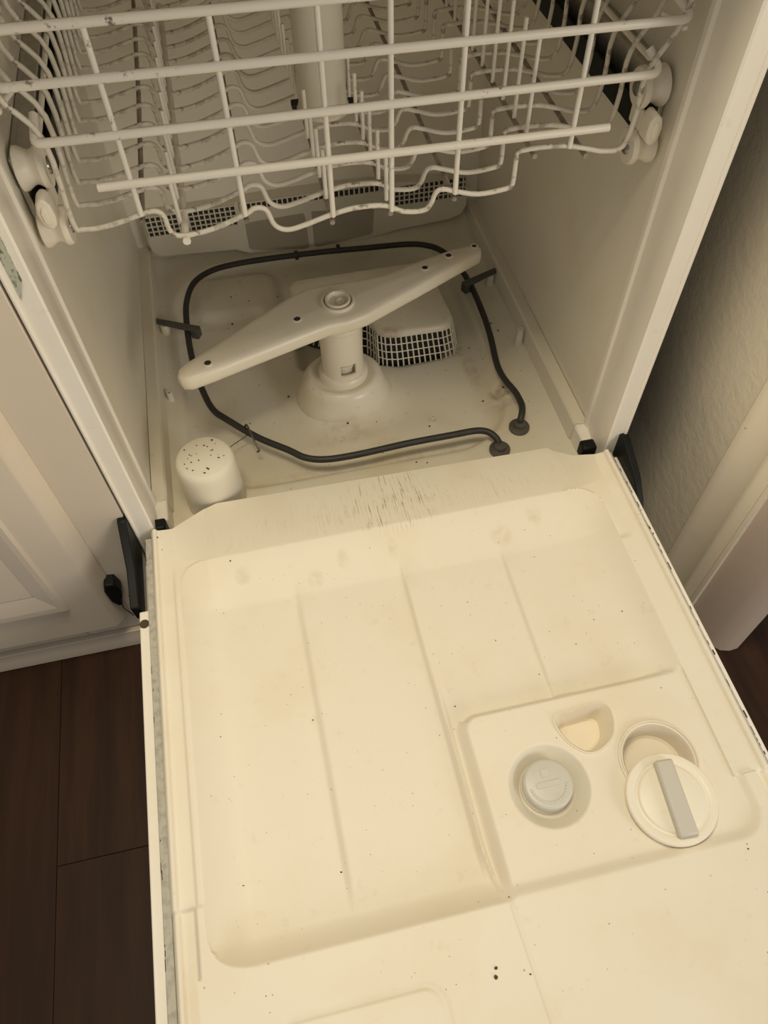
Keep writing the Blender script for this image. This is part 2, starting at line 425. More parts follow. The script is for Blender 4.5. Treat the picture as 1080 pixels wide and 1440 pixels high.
# pillar with three window slots: wall built from segments leaving the openings
mb = MB(); n = 48; ro, ri = .0288, .0255
zs_ = [-.036, -.018, .001, .062]
ring = lambda r, z: [(AX + r * math.cos(2 * math.pi * k / n), AY + r * math.sin(2 * math.pi * k / n), z) for k in range(n)]
def slot(k):
    a = (360. * k / n) % 360
    return any(abs((a - c + 180) % 360 - 180) < 24 for c in (274, 154, 34))
for zi in range(3):
    for k in range(n):
        if zi == 1 and slot(k): continue
        a0, a1 = 2 * math.pi * k / n, 2 * math.pi * (k + 1) / n
        v = [(AX + r * math.cos(a), AY + r * math.sin(a), z) for z in (zs_[zi], zs_[zi + 1]) for r in (ri, ro) for a in (a0, a1)]
        mb.add(v, [(0, 1, 3, 2), (4, 6, 7, 5), (2, 3, 7, 6), (0, 4, 5, 1), (0, 2, 6, 4), (1, 5, 7, 3)])
obj('pillar', mb, M['part'], hs)
mb = MB(); mb.lathe([(.0195, -.036), (.0195, -.011), (.0225, -.0105), (.0225, -.0065), (.0195, -.006), (.0195, .055)], (AX, AY, 0), n=32)
obj('pillar_core', mb, M['part'], hs, smooth=40)
mb = MB(); mb.lathe([(.0292, .052), (.0305, .054), (.0305, .058), (.0292, .060)], (AX, AY, 0), n=40)
obj('pillar_ring', mb, M['part'], hs, smooth=40)
# filter: a moulded lid on a skirt of thin bars
poly = [(-.054, .438), (-.061, .425), (-.061, .384), (-.052, .372), (-.03, .352), (0, .337), (.026, .330), (.040, .322), (.046, .310), (.050, .297), (.060, .289), (.075, .285), (.145, .283), (.158, .287), (.165, .298), (.165, .320), (.160, .400), (.157, .420), (.146, .438)]
cxp, cyp = .055, .37
inset = lambda d: [(x + d * (-1 if x > cxp else 1) * min(1, abs(x - cxp) / .06), y + d * (-1 if y > cyp else 1) * min(1, abs(y - cyp) / .04)) for x, y in poly]
mb = MB(); nP = len(poly)
loops = [(0, -.0345), (0, -.030), (.002, -.026), (.006, -.0245)]
v = []
for d, z in loops: v += [(a, b, z) for a, b in inset(d)]
f = [(k * nP + i, k * nP + (i + 1) % nP, (k + 1) * nP + (i + 1) % nP, (k + 1) * nP + i) for k in range(3) for i in range(nP)]
f += [tuple(range(nP))[::-1], tuple(range(3 * nP, 4 * nP))]
mb.add(v, f)
filt = obj('filter_cover', mb, M['tub'], dw, smooth=50)
obj('filter_shade_block', MB().prism(inset(.010), -.105, -.036), M['dark'], filt, label='dark block for the shade behind the filter bars')  # solid dark block standing in for shade inside the filter
def resample(P, step):
    out = []; P = P + [P[0]]
    for a, b in zip(P[:-1], P[1:]):
        L = math.dist(a, b); k = max(1, round(L / step))
        out += [(a[0] + (b[0] - a[0]) * t / k, a[1] + (b[1] - a[1]) * t / k) for t in range(k)]
    return out
levels = [(-.0005, -.034), (.002, -.046), (.005, -.058), (.008, -.070), (.0105, -.082)]
bars = MB(); rs = resample(poly, .0078)
def outp(p, d):
    dx_, dy_ = (p[0] - cxp) / .11, (p[1] - cyp) / .08; l = math.hypot(dx_, dy_); return (p[0] + d * dx_ / l, p[1] + d * dy_ / l)
for p in rs:
    bars.tube([(*outp(p, d), z) for d, z in levels], .0011, 4)
for d, z in levels[1:4]:
    bars.tube([(*outp(p, d), z) for p in rs], .0010, 4, closed=True)
obj('filter_grid', bars, M['white'], filt, kind='stuff')
# back vent strip with bars and two windows coloured dark like shaded recesses
vt = []
ya = lambda z: .562 + .30 * max(0, z + .02) * .6
outl = [(-.255, .034), (-.2635, .020), (-.2645, -.012), (-.262, -.030), (-.250, -.040), (-.13, -.0475), (-.108, -.060), (-.004, -.066), (.10, -.064), (.135, -.056), (.235, -.049), (.254, -.042), (.262, -.026), (.262, .004), (.254, .020), (.14, .032), (.05, .037), (-.05, .037), (-.13, .036)]
mb = MB()
vent = obj('back_vent', MB().prism(outl, .562, .590, 'y'), M['vent'], dw, bevel=.003)
for w_ in ([(-.1075, .0), (-.014, .003), (-.0115, -.002), (-.0095, -.059), (-.014, -.063), (-.104, -.050), (-.108, -.046)], [(.0, .004), (.098, -.006), (.102, -.010), (.099, -.049), (.095, -.053), (.004, -.063), (-.0005, -.059)]):
    obj('vent_window_shade', MB().prism(w_, .5605, .5665, 'y'), M['recess_shade'], vent, bevel=.0006, label='window coloured dark for recess shade in the vent strip')
mb = MB()
def barfield(x0, x1, z0, z1, px, pz):
    x = x0
    while x <= x1 + 1e-6:
        mb.box(x - .0011, x + .0011, .5575, .5622, z0, z1); x += px
    z = z0
    while z <= z1 + 1e-6:
        mb.box(x0, x1, .5580, .5622, z - .0009, z + .0009); z += pz
barfield(-.258, -.118, .001, .035, .0082, .0085); barfield(.128, .256, -.006, .026, .0082, .0085); barfield(-.110, .120, .024, .036, .0082, .012)
obj('vent_bars', mb, M['vent'], vent, kind='stuff')
mb = MB(); mb.box(-.257, -.119, .5598, .5621, .002, .034); mb.box(.129, .255, .5598, .5621, -.005, .025); mb.box(-.109, .119, .5598, .5621, .025, .035)
obj('vent_shade_sheet', mb, M['dark'], vent)  # dark sheet behind the bars standing in for shade in the grille
# heating element
hp = [(.208, .106, -.070), (.2085, .108, -.056), (.214, .118, -.050), (.218, .132, -.050), (.217, .155, -.050), (.211, .178, -.050), (.208, .200, -.050), (.2095, .225, -.050), (.216, .27, -.050), (.220, .32, -.050), (.2205, .39, -.050), (.214, .445, -.050), (.198, .486, -.050), (.176, .506, -.050), (.145, .516, -.050), (.08, .522, -.050), (.0, .529, -.050), (-.08, .532, -.050), (-.135, .531, -.050), (-.175, .523, -.050), (-.205, .499, -.050), (-.2195, .455, -.050), (-.2225, .41, -.050), (-.222, .36, -.050), (-.2185, .31, -.050), (-.212, .268, -.050), (-.200, .222, -.050), (-.181, .196, -.050), (-.145, .156, -.050), (-.108, .125, -.050), (-.088, .107, -.050), (-.062, .098, -.050), (-.02, .0965, -.050), (.05, .100, -.050), (.11, .1005, -.050), (.142, .1005, -.050), (.158, .096, -.051), (.167, .086, -.054), (.170, .078, -.060), (.170, .074, -.072)]
he = obj('heating_element', MB().tube(bez(hp, 5), .0046, 10), M['heater'], dw, smooth=60, label='dark loop of heating element round the tub floor')
for x, y in ((.208, .106), (.170, .074)):
    z = fz(x, y)
    mb = MB().lathe([(.0140, z - .003), (.0142, z + .004), (.0125, z + .006), (.0085, z + .0065), (.0075, z + .012), (.005, z + .0125)], (x, y, 0), n=28)
    obj('nut', mb, M['nut'], he, smooth=35)
for s, (x0, y0, x1, y1) in ((-1, (-.270, .416, -.205, .380)), (1, (.272, .411, .207, .386))):
    d = Vector((x1 - x0, y1 - y0, 0)).normalized(); nrm = Vector((-d.y, d.x, 0))
    mb = MB()
    def hexb(p0, p1, w0, w1, z0, z1):
        a = [Vector((*p0, 0)) + nrm * w0, Vector((*p0, 0)) - nrm * w0, Vector((*p1, 0)) - nrm * w1, Vector((*p1, 0)) + nrm * w1]
        mb.prism([(v.x, v.y) for v in a], z0, z1)
    hexb((x0, y0), (x1, y1), .0042, .0062, -.046, -.041)
    e = Vector((x1, y1, 0)); p = e - d * .012
    hexb((p.x, p.y), (x1, y1), .0062, .0062, -.058, -.044)
    st = Vector((x0, y0, 0)) + d * .004
    obj('element_clip', mb, M['clip'], he, bevel=.0012)
    mb = MB().tube([(st.x + d.x * .012, st.y + d.y * .012, -.078), (st.x + d.x * .012, st.y + d.y * .012, -.046)], .0065, 12)
    obj('clip_post', mb, M['tub'], he, smooth=60)
for x in (-.035, .035):
    mb = MB().box(x - .003, x + .003, .528, .538, -.058, -.046); obj('rear_stay', mb, M['heater'], he, bevel=.001)
mb = MB().tube(bez([(-.160, .178, -.052), (-.157, .176, -.043), (-.153, .160, -.041), (-.149, .142, -.044), (-.146, .136, -.053), (-.149, .138, -.058)]), .0014, 6)
obj('wire_clip', mb, M['nut'], he, smooth=60)
mb = MB().tube(bez([(-.157, .172, -.058), (-.165, .166, -.058), (-.176, .158, -.056), (-.190, .146, -.054)]), .0007, 5)
obj('wire_clip', mb, M['nut'], he, smooth=60)
# moulded pegs on the floor
for x, y, h, r in ((-.257, .268, .014, .0040), (.258, .262, .028, .0052), (.100, .160, .008, .0042), (-.118, .158, .006, .004)):
    z = fz(x, y)
    obj('peg', MB().lathe([(r * 1.25, z - .004), (r, z + h * .6), (r * .9, z + h), (r * .5, z + h), (r * .45, z + h - .003)], (x, y, 0), n=14), M['tub'], dw, smooth=40)
# slide rails with a dark channel, spool rollers and end stops
for s in (-1, 1):
    rl = obj('slide_rail', MB().box(*sorted((s * .279, s * .2845)), .10, .575, .340, .392), M['rail'], dw, bevel=.001)
    obj('rail_flange', MB().box(*sorted((s * .268, s * .280)), .115, .575, .389, .3915), M['rail'], rl)
    obj('rail_channel', MB().box(*sorted((s * .2655, s * .2695)), .095, .575, .338, .3615), M['black'], rl, label='dark channel strip of the slide rail')
    obj('rail_bracket', MB().box(*sorted((s * .2675, s * .281)), .12, .575, .338, .341), M['black'], rl)
    for y, z, rr in ((.107, .380, .0175), (.101, .329, .0165)):
        pr = [(rr * .55, -.001), (rr * .93, -.0005), (rr, .002), (rr, .0045), (rr * .80, .009), (rr * .76, .0115), (rr * .80, .014), (rr, .0195), (rr, .0225), (rr * .9, .0235)]
        mb = MB().lathe([(r, s * (h + .258)) for r, h in pr], (0, y, z), 'x', n=32)
        ro_ = obj('roller', mb, M['white'], dw, smooth=35)
        mb = MB().lathe([(.0072, s * .2585), (.0070, s * .2560), (.0050, s * .2545), (.0015, s * .2540)], (0, y, z), 'x', n=20)
        obj('stud', mb, M['steel'], ro_, smooth=60, label='dark steel rivet head in the roller')
    mb = MB().prism([(s * .2615, .3455), (s * .2605, .353), (s * .2615, .363), (s * .2645, .3685), (s * .2685, .369), (s * .2725, .365), (s * .2745, .357), (s * .2735, .348), (s * .2705, .343), (s * .2655, .341)], .076, .0945, 'y')
    stp = obj('rail_stop', mb, M['white'], dw, bevel=.003)
    obj('stop_boss', MB().prism([(s * .2650, .349), (s * .2645, .355), (s * .2660, .362), (s * .2685, .363), (s * .2710, .358), (s * .2705, .350), (s * .2680, .346)], .0742, .0775, 'y'), M['white'], stp, bevel=.0015)
    obj('stop_tail', MB().box(*sorted((s * .2615, s * .266)), .0940, .118, .345, .364), M['white'], stp, bevel=.002)
# sticker on the left frame
obj('rating_sticker', MB().prism([(-.2915, .335), (-.2840, .352), (-.2840, .50), (-.2915, .50)], -.0004, .0006, 'y'), M['label'], dw, label='worn pale green rating sticker with dark print on the left frame')
# hinge arms and the small black hinge guides
obj('hinge_arm', MB().prism([(.014, .034), (.016, -.030), (-.092, -.034), (-.094, -.006), (-.050, .004), (-.006, .036)], -.3085, -.2985, 'x'), M['black'], dw, bevel=.0015, label='black steel hinge arm beside the left edge of the door')
obj('hinge_arm', MB().prism([(.016, .016), (.016, -.030), (-.086, -.036), (-.076, -.020), (-.054, .001), (-.010, .020)], .2895, .2985, 'x'), M['black'], dw, bevel=.0015, label='black steel hinge arm beside the right edge of the door')
for x0, x1 in ((-.286, -.262), (.249, .273)):
    obj('hinge_guide', MB().box(x0 + .002, x1 - .003, .006, .022, -.03, -.008), M['black'], dw, bevel=.003)
    obj('frame_foot', MB().box(*((-.2985, -.2668) if x0 < 0 else (.2668, .2985)), .036, .068, -.10, -.0335), M['frame'], dw, bevel=.003)

# ------------------------------------------------------------------ the open door (moulded liner as a height map)
def dens(edges):
    out = [edges[0][0]]
    for a, b, st in edges:
        k = max(1, int(round((b - a) / st))); out += list(a + (b - a) * np.arange(1, k + 1) / k)
    return np.array(out)
xs2 = dens([(-.2812, -.24, .0011), (-.24, -.20, .0011), (-.20, -.010, .0024), (-.010, .026, .0011), (.026, .225, .0013), (.225, .2762, .0011)])
ys2 = dens([(-.68, -.52, .004), (-.52, -.39, .0013), (-.39, -.28, .0013), (-.28, -.10, .003), (-.10, .017, .0013)])
X, Y = np.meshgrid(xs2, ys2)
def corner(ua, ub):       # rounded combination of two normalised distances into an inside value 0..1
    return 1 - np.hypot(np.clip(1 - ua, 0, None), np.clip(1 - ub, 0, None))
FL = -.0195
# side rim profile
rim = np.zeros_like(X)
rim += .0035 * (ss(-.2795, -.2775, X) * ss(-.2725, -.2745, X) + ss(.2685, .2705, X) * ss(.2765, .2745, X))   # beads
rim -= .004 * (ss(-.2795, -.2815, X) + ss(.2748, .2765, X))
low = ss(-.4000, -.4035, Y)
rim += .0020 * ss(-.259, -.257, X) * ss(-.05, -.09, Y) * ss(0, -.1, X) * (1 - low)
rim -= low * .004 * (ss(-.258, -.2605, X) + ss(.262, .2645, X))
rim += low * .0035 * (ss(-.2620, -.2600, X) * ss(0, -.1, X) + ss(.2630, .2610, X) * ss(0, .1, X))
# lip running down into the tub
zA = -.0090 - .0170 * np.clip((Y + .0475) / .0645, 0, 1)
t = np.clip(np.minimum((X + .2545) / .033, (.2555 - X) / .035), 0, 1)
lipz = rim * (1 - t) + zA * t
outside = np.where(Y > -.13, lipz, rim)
# recess: rounded outline, crisp outer edge, soft foot
RX0, RX1, RY0, RY1, RR = -.2515, .2415, -.4555, -.0475, .034
ins = -rrect(X, Y, RX0, RX1, RY0, RY1, RR)
wl, wr, wb = np.clip((X - RX0) / .040, 0, 1), np.clip((RX1 - X) / .050, 0, 1), np.clip((Y - RY0) / .024, 0, 1)
def rmin(a_, b_): return 1 - np.minimum(1, np.hypot(1 - a_, 1 - b_))
dpt = np.minimum(rmin(wl, wb), rmin(wr, wb))
depth = 1 - (1 - dpt) ** 2
topslope = np.clip((RY1 - Y) / .064, 0, 1); topslope = topslope * .8 + .2 * ss(0, 1, topslope)
RI = .0020 * ss(0, -.1, X) + (.0035 - .0020 * ss(0, -.1, X)) * ss(-.40, -.44, Y)
crest = np.where(Y > -.14, rim + (-.0090 - rim) * np.clip(np.minimum((X - RX0) / .03, (RX1 - X) / .035), 0, 1), RI)
base_ = crest + (FL - crest) * topslope
rimA = np.where(Y > -.14, rim, RI)
inside = rimA * (1 - depth) + base_ * depth
v = np.where(ins > 0, np.clip(ins / .034, 0, 1), -1)
H2 = np.where(ins > 0, inside, outside)
# shallow steps pressed into the recess floor
faded = ss(-.085, -.14, Y) * ss(0, .6, v)
for x0, k in ((-.1265, .0024), (-.0065, .0030), (.1105, .0024)):
    prof = k * (ss(-.004, .001, X - x0) * ss(.030, .004, X - x0)) - k * .5 * ss(-.028, -.006, X - x0) * ss(.0, -.004, X - x0)
    H2 = H2 + prof * faded * ss(-.445, -.40, Y)
# dispenser platform
dT = -.2935 - Y; dL = X - .0125
pv = np.minimum(np.minimum(dL, dT), 1)
rc = .012
pl = np.where((dL < rc) & (dT < rc), rc - np.hypot(rc - dL, rc - dT), np.minimum(dL, dT))
plat = ss(-.013, .0, np.where(dL < dT, pl, pl * 1.4))
PLZ = -.0030
xr = ss(.2415, .236, X)
inplat = (Y < -.27) & (X > -.01) & (Y > -.47) & (X < .262)
target = np.where(Y < -.40, PLZ, PLZ * 1.0)
# right side of platform blends into the side band, with a rising wall below the step
rw = ss(.236, .247, X) * ss(-.400, -.406, Y)
low_b = ss(-.4435, -.4550, Y)
# rounded lower right corner
qx = np.clip((X - .222) / .030, 0, None); qy = np.clip((-.424 - Y) / .031, 0, None)
cr = np.hypot(qx, qy)
wallup = ss(.62, 1.0, cr) * ((X > .222) | (Y < -.424)) * (Y < -.4005)
platz = PLZ + (.0035 - PLZ) * wallup
platz = np.where((X >= .2405) & (Y > -.4015), np.maximum(rim, PLZ), platz)
H2 = np.where(inplat, H2 * (1 - plat) + platz * plat, H2)
H2 = np.where((Y < -.4555) & (X > -.2615) & (X < .263), .0035, H2)
# fine ridge that bounds the groove beside the platform
rx = -.0045 + .006 * ss(-.40, -.455, Y)
H2 += .0042 * np.exp(-((X - rx) / .0022) ** 2) * ss(-.20, -.34, Y) * ss(-.456, -.445, Y)
H2 += .0012 * np.exp(-((X - .005 - (Y + .455) * -.06) / .0016) ** 2) * ss(-.455, -.46, Y)
# groove of the embossed rectangle near the free end
e = rrect(X, Y, -.202, -.0685, -.62, -.4995, .016)
H2 -= .0016 * np.exp(-((e) / .0018) ** 2)
H2 += .0008 * ss(0, -.003, e)
# bowl, three-sided cup and round cup
bw = np.hypot(X - .0712, Y + .3705)
bt = np.clip((.0385 - bw) / .0125, 0, 1)
H2 = np.where(bw < .0385, PLZ - .016 * (.75 * bt + .25 * bt * bt), H2)
def rounded_poly(P, r, k=6):
    out = []; n = len(P)
    for i in range(n):
        a_, b_, c_ = Vector(P[i - 1]), Vector(P[i]), Vector(P[(i + 1) % n])
        p, q_ = b_ + (a_ - b_).normalized() * min(r, (a_ - b_).length * .45), b_ + (c_ - b_).normalized() * min(r, (c_ - b_).length * .45)
        for j in range(k + 1):
            u = j / k; out.append(tuple(p * (1 - u) ** 2 + b_ * 2 * u * (1 - u) + q_ * u * u))
    return out
tri = rounded_poly([(.0925, -.3085), (.1560, -.3060), (.1500, -.340), (.1210, -.3545), (.1010, -.338)], .016)
def polysdf(px, py, P):
    d = np.full_like(px, 1e9); sgn = np.ones_like(px)
    for i in range(len(P)):
        ax, ay = P[i]; bx, by = P[i - 1]
        ex, ey = bx - ax, by - ay; wx, wy = px - ax, py - ay
        t_ = np.clip((wx * ex + wy * ey) / max(ex * ex + ey * ey, 1e-12), 0, 1)
        d = np.minimum(d, (wx - ex * t_) ** 2 + (wy - ey * t_) ** 2)
        c1 = py >= ay; c2 = py < by; c3 = ex * wy > ey * wx
        flip = (c1 & c2 & c3) | (~c1 & ~c2 & ~c3); sgn = np.where(flip, -sgn, sgn)
    return sgn * np.sqrt(d)
tv = polysdf(X, Y, tri)
H2 = np.where(tv < -.001, -.0295, H2)
rv = np.hypot(X - .1800, Y + .3705)
H2 = np.where(rv < .0340, -.0295, H2)
# outline of the hinge end: trim the grid to the lip's outline by pulling edge rows back
yb = np.interp(xs2, [-.2812, -.257, -.2545, -.222, -.206, .216, .237, .256, .2762], [-.001, -.003, -.002, .036, .0415, .0325, .005, -.0095, -.008])
Yw = Y.copy()
msk = Y > -.047
Yw = np.where(msk, -.047 + (Y + .047) * (yb[None, :] + .047) / .064, Y)
mb = MB(); nx, ny = len(xs2), len(ys2)
mb.grid(list(xs2), list(ys2), H2, -.0300)
vv = [(p[0], float(Yw[k // nx, k % nx]), p[2]) if k < nx * ny else p for k, p in enumerate(mb.v)]
for k in range(nx * ny, len(vv)):
    p = vv[k]
    if p[1] > -.047:
        yq = np.interp(p[0], xs2, yb); vv[k] = (p[0], -.047 + (p[1] + .047) * (yq + .047) / .064, p[2])
mb.v = vv
door = obj('door', mb, M['door'], dw, smooth=60, label='open door of the dishwasher seen from its moulded inner side')
# painted steel outer panel with folded flanges
for sx, x0, x1, ye in ((-1, -.3005, -.2895, -.096), (1, .2826, .2895, -.01)):
    obj('panel_flange', MB().box(x0, x1, -.69, ye, -.050, -.0125), M['frame'], door, bevel=.0015)
obj('outer_panel', MB().box(-.3010, .2897, -.70, -.012, -.058, -.0505), M['frame'], door, bevel=.001)
obj('door_core', MB().box(-.2885, .278, -.68, -.02, -.050, -.0305), M['dark'], door)
for x0, x1 in ((-.2893, -.2814), (.2764, .2824)):
    obj('door_gasket', MB().box(x0, x1, -.68, -.006, -.030, -.0065), M['gasket'], door, bevel=.001, label='grey side gasket with black mould along its edge')
mb = MB(); rnd = random.Random(3)
for x in (-.2885, .2818, .2822):
    y = -.01
    while y > -.62:
        if rnd.random() < .4:
            L = rnd.uniform(.001, .010); e_ = rnd.uniform(-.0008, .0008); mb.box(x + e_ - .0003, x + e_ + .0003, y - L, y, -.008, -.0062)
        y -= rnd.uniform(.004, .02)
obj('mould_spots', mb, M['speck'], door, kind='stuff')
obj('flange_hole_shade', MB().lathe([(.0052, -.0125), (.0052, -.0118), (.001, -.0116)], (-.2952, -.112, 0), n=16), M['speck'], door)  # dark disc standing in for the shade of a flange hole
# rinse cap in its bowl
cx, cy = .0708, -.3688
mb = MB().lathe([(.0245, -.020), (.0245, -.0150), (.0236, -.0145), (.0234, -.0050), (.0224, -.0036), (.0205, -.0030), (.001, -.0031)], (cx, cy, 0), n=48)
cap = obj('rinse_cap', mb, M['cap'], door, smooth=40, label='grey screw cap in the round bowl of the door')
mb = MB()
def arc(r0, r1, a0, a1, z0, z1, n=12):
    for k in range(n):
        a, b_ = math.radians(a0 + (a1 - a0) * k / n), math.radians(a0 + (a1 - a0) * (k + 1) / n)
        mb.prism([(cx + r0 * math.cos(a), cy + r0 * math.sin(a)), (cx + r1 * math.cos(a), cy + r1 * math.sin(a)), (cx + r1 * math.cos(b_), cy + r1 * math.sin(b_)), (cx + r0 * math.cos(b_), cy + r0 * math.sin(b_))], z0, z1)
CH = -.0091
arc(.0162, .0190, 185, 350, .0060 + CH, .0066 + CH, 18)
mb.box(cx - .012, cx + .012, cy - .003, cy + .002, .0060 + CH, .0067 + CH)
mb.prism([(cx - .004, cy + .006), (cx + .004, cy + .007), (cx + .0035, cy + .014), (cx - .0045, cy + .013)], .006 + CH, .0066 + CH)
obj('cap_relief', mb, M['cap'], door, bevel=.0003)
# cups let into the platform
def loopmesh(loops):
    mb = MB(); n_ = len(loops[0][0]); v_ = []
    for P, z in loops: v_ += [(a, b_, z) for a, b_ in P]
    f_ = [(k * n_ + i, k * n_ + (i + 1) % n_, (k + 1) * n_ + (i + 1) % n_, (k + 1) * n_ + i) for k in range(len(loops) - 1) for i in range(n_)]
    f_.append(tuple((len(loops) - 1) * n_ + i for i in range(n_)))
    return mb.add(v_, f_)
tc = Vector((.124, -.325))
tsc = lambda k: [tuple(tc + (Vector(p) - tc) * k) for p in tri]
mb = loopmesh([(tsc(1.06), -.0036), (tsc(1.045), -.0014), (tsc(1.0), -.0012), (tsc(.97), -.0030), (tsc(.88), -.0065), (tsc(.70), -.0270), (tsc(.62), -.0285)])
obj('small_cup', mb, M['door'], door, smooth=35)
cir = lambda r, c=(.1800, -.3705): [(c[0] + r * math.cos(2 * math.pi * k / 64), c[1] + r * math.sin(2 * math.pi * k / 64)) for k in range(64)]
mb = loopmesh([(cir(.0385), -.0036), (cir(.0382), -.0010), (cir(.0368), -.0002), (cir(.0358), -.0008), (cir(.0350), -.0026), (cir(.0338), -.0026), (cir(.0325), -.0045), (cir(.0305), -.0265), (cir(.028), -.0285)])
obj('detergent_cup', mb, M['door'], door, smooth=35)
# swivelling detergent lid, turned half aside from its cup
cx, cy = .1740, -.4075
mb = MB().lathe([(.0395, .0005), (.0412, .0015), (.0412, .0042), (.0402, .0054), (.0350, .0058), (.0335, .0050), (.0322, .0042), (.0312, .0044), (.0300, .0062), (.0285, .0068), (.001, .0066)], (cx, cy, 0), n=64)
obj('detergent_lid', mb, M['white'], door, smooth=35, label='round white detergent lid swung half off its cup')
d = Vector((-.004, -.066, 0)).normalized(); nrm = Vector((-d.y, d.x, 0)); c0 = Vector((cx + .0035, cy + .0325, 0)); c1 = Vector((cx - .0015, cy - .0345, 0))
mb = MB().prism([tuple((c0 + nrm * .0085)[:2]), tuple((c0 - nrm * .0085)[:2]), tuple((c1 - nrm * .0090)[:2]), tuple((c1 + nrm * .0090)[:2])], .0050, .0145)
obj('lid_grip', mb, M['grip'], door, bevel=.0022, label='grey bar grip across the detergent lid')
obj('lid_pivot', MB().lathe([(.0065, -.006), (.0065, .0008)], (.1955, -.3995, 0), n=18), M['white'], door, smooth=40)
# larger dried specks
rnd = random.Random(5)
def fleck(mb, x, y, z, r):
    n = 6; a0 = rnd.uniform(0, 6); e = rnd.uniform(.5, 1)
    top = [(x + r * math.cos(a0 + k * 1.047) * rnd.uniform(.6, 1.1), y + e * r * math.sin(a0 + k * 1.047) * rnd.uniform(.6, 1.1)) for k in range(n)]
    mb.prism(top, z - .0006, z + r * .45)
def dz(x, y): return float(H2[np.argmin(abs(ys2 - y)), np.argmin(abs(xs2 - x))])
mb = MB()
for x, y in [(-.135, -.254), (-.227, -.252), (-.133, -.398), (-.130, -.412), (-.220, -.390), (.070, -.212), (.103, -.258), (.221, -.462), (.222, -.458), (-.273, -.012), (-.269, -.029), (-.196, -.055), (.181, -.212), (.152, -.235), (-.211, -.114), (-.021, -.267), (.008, -.273), (.005, -.452), (.080, -.490), (.212, -.305), (.213, -.211), (.004, -.510)]:
    fleck(mb, x, y, dz(x, y), rnd.uniform(.0006, .0012))
for x, y in ((-.022, -.500), (-.024, -.506)): fleck(mb, x, y, dz(x, y), .0019)
for k in range(150):
    x, y = rnd.uniform(-.24, .25), rnd.uniform(-.53, -.06); fleck(mb, x, y, dz(x, y), rnd.uniform(.0003, .0006))
obj('food_flecks', mb, M['speck'], door, kind='stuff')
mb = MB()
for x, y in [(-.157, .428), (-.164, .419), (-.125, .465), (-.093, .249), (-.154, .214), (.056, .080), (.070, .076), (-.152, .479), (.239, .300), (.190, .287), (.233, .318), (.093, .150), (-.117, .158), (.179, .177), (.213, .190), (-.02, .172)]:
    fleck(mb, x, y, fz(x, y), rnd.uniform(.0012, .0024))
for k in range(80):
    x, y = rnd.uniform(-.25, .25), rnd.uniform(.05, .5); fleck(mb, x, y, fz(x, y), rnd.uniform(.0004, .0010))
obj('food_flecks', mb, M['speck'], dw, kind='stuff')

# ------------------------------------------------------------------ float
fl_ = thing('float', 'white domed float cylinder speckled with dirt at the front left of the tub', 'float', (-.209, .078, -.076))
zt = .018; fx, fy = -.2095, .0810
mb = MB().lathe([(.0385, -.082), (.0380, -.070), (.0362, .000), (.0355, zt - .008), (.0335, zt - .0025), (.0300, zt), (.001, zt + .001)], (fx, fy, 0), n=48)
fb = obj('float_body', mb, M['float'], fl_, smooth=50)
mb = MB()
for k in range(26):
    a, r = rnd.uniform(0, 6.28), .029 * math.sqrt(rnd.random()); fleck(mb, fx + r * math.cos(a), fy + r * math.sin(a), zt + .0004, rnd.uniform(.0006, .0016))
obj('dirt_flecks', mb, M['speck'], fl_, kind='stuff')

# ------------------------------------------------------------------ lower spray arm
sa = thing('spray_arm', 'white plastic lower spray arm on its pillar in the middle of the tub', 'spray arm', (AX, AY, .062))
arm = [(-.221, .155), (-.2185, .166), (-.211, .1735), (-.174, .197), (-.117, .235), (-.072, .264), (-.045, .2765), (-.015, .279), (.020, .2775), (.058, .280), (.110, .297), (.160, .3105), (.188, .3135), (.1965, .309), (.199, .301), (.195, .293), (.153, .272), (.098, .244), (.045, .218), (.019, .205), (-.005, .1985), (-.030, .1975), (-.055, .190), (-.125, .168), (-.178, .151), (-.205, .1435), (-.216, .146)]
# crowned top: inset loops
ac = np.mean(arm, axis=0); dirv = Vector((.42, .156)).normalized()
def arm_in(d):
    n = len(arm); out = []
    for i in range(n):
        a, b_, c_ = Vector(arm[i - 1]), Vector(arm[i]), Vector(arm[(i + 1) % n])
        t1, t2 = (b_ - a).normalized(), (c_ - b_).normalized(); t_ = (t1 + t2).normalized(); nn = Vector((t_.y, -t_.x))
        out.append(tuple(b_ + nn * d))
    return out
lo = [(0.003, .066), (0.0005, .068), (0, .072), (0, .0795), (.0012, .0835), (.004, .0855), (.010, .0868)]
mb = MB(); v = []; nA = len(arm)
for d_, z in lo: v += [(a, b_, z) for a, b_ in arm_in(d_)]
f = [(k * nA + i, k * nA + (i + 1) % nA, (k + 1) * nA + (i + 1) % nA, (k + 1) * nA + i) for k in range(len(lo) - 1) for i in range(nA)]
f += [tuple(range(nA))[::-1], tuple(range((len(lo) - 1) * nA, len(lo) * nA))]
mb.add(v, f)
ab = obj('arm', mb, M['part'], sa, smooth=50)
mb = MB().lathe([(.0300, .0605), (.0335, .063), (.0345, .067)], (AX, AY, 0), n=40)
obj('hub_skirt', mb, M['part'], sa, smooth=40)
hz = .0868
mb = MB().lathe([(.0215, hz - .004), (.0215, hz + .0030), (.0207, hz + .0040), (.0188, hz + .0040), (.0180, hz + .0030), (.0180, hz + .0004)], (AX, AY, 0), n=56)
hb = obj('hub_ring', mb, M['part'], sa, smooth=35)
obj('hub_groove_shade', MB().lathe([(.0182, hz - .002), (.0182, hz + .0006), (.001, hz + .0006)], (AX, AY, 0), n=40), M['recess_shade'], hb)  # dark disc standing in for shade in the groove between the rings
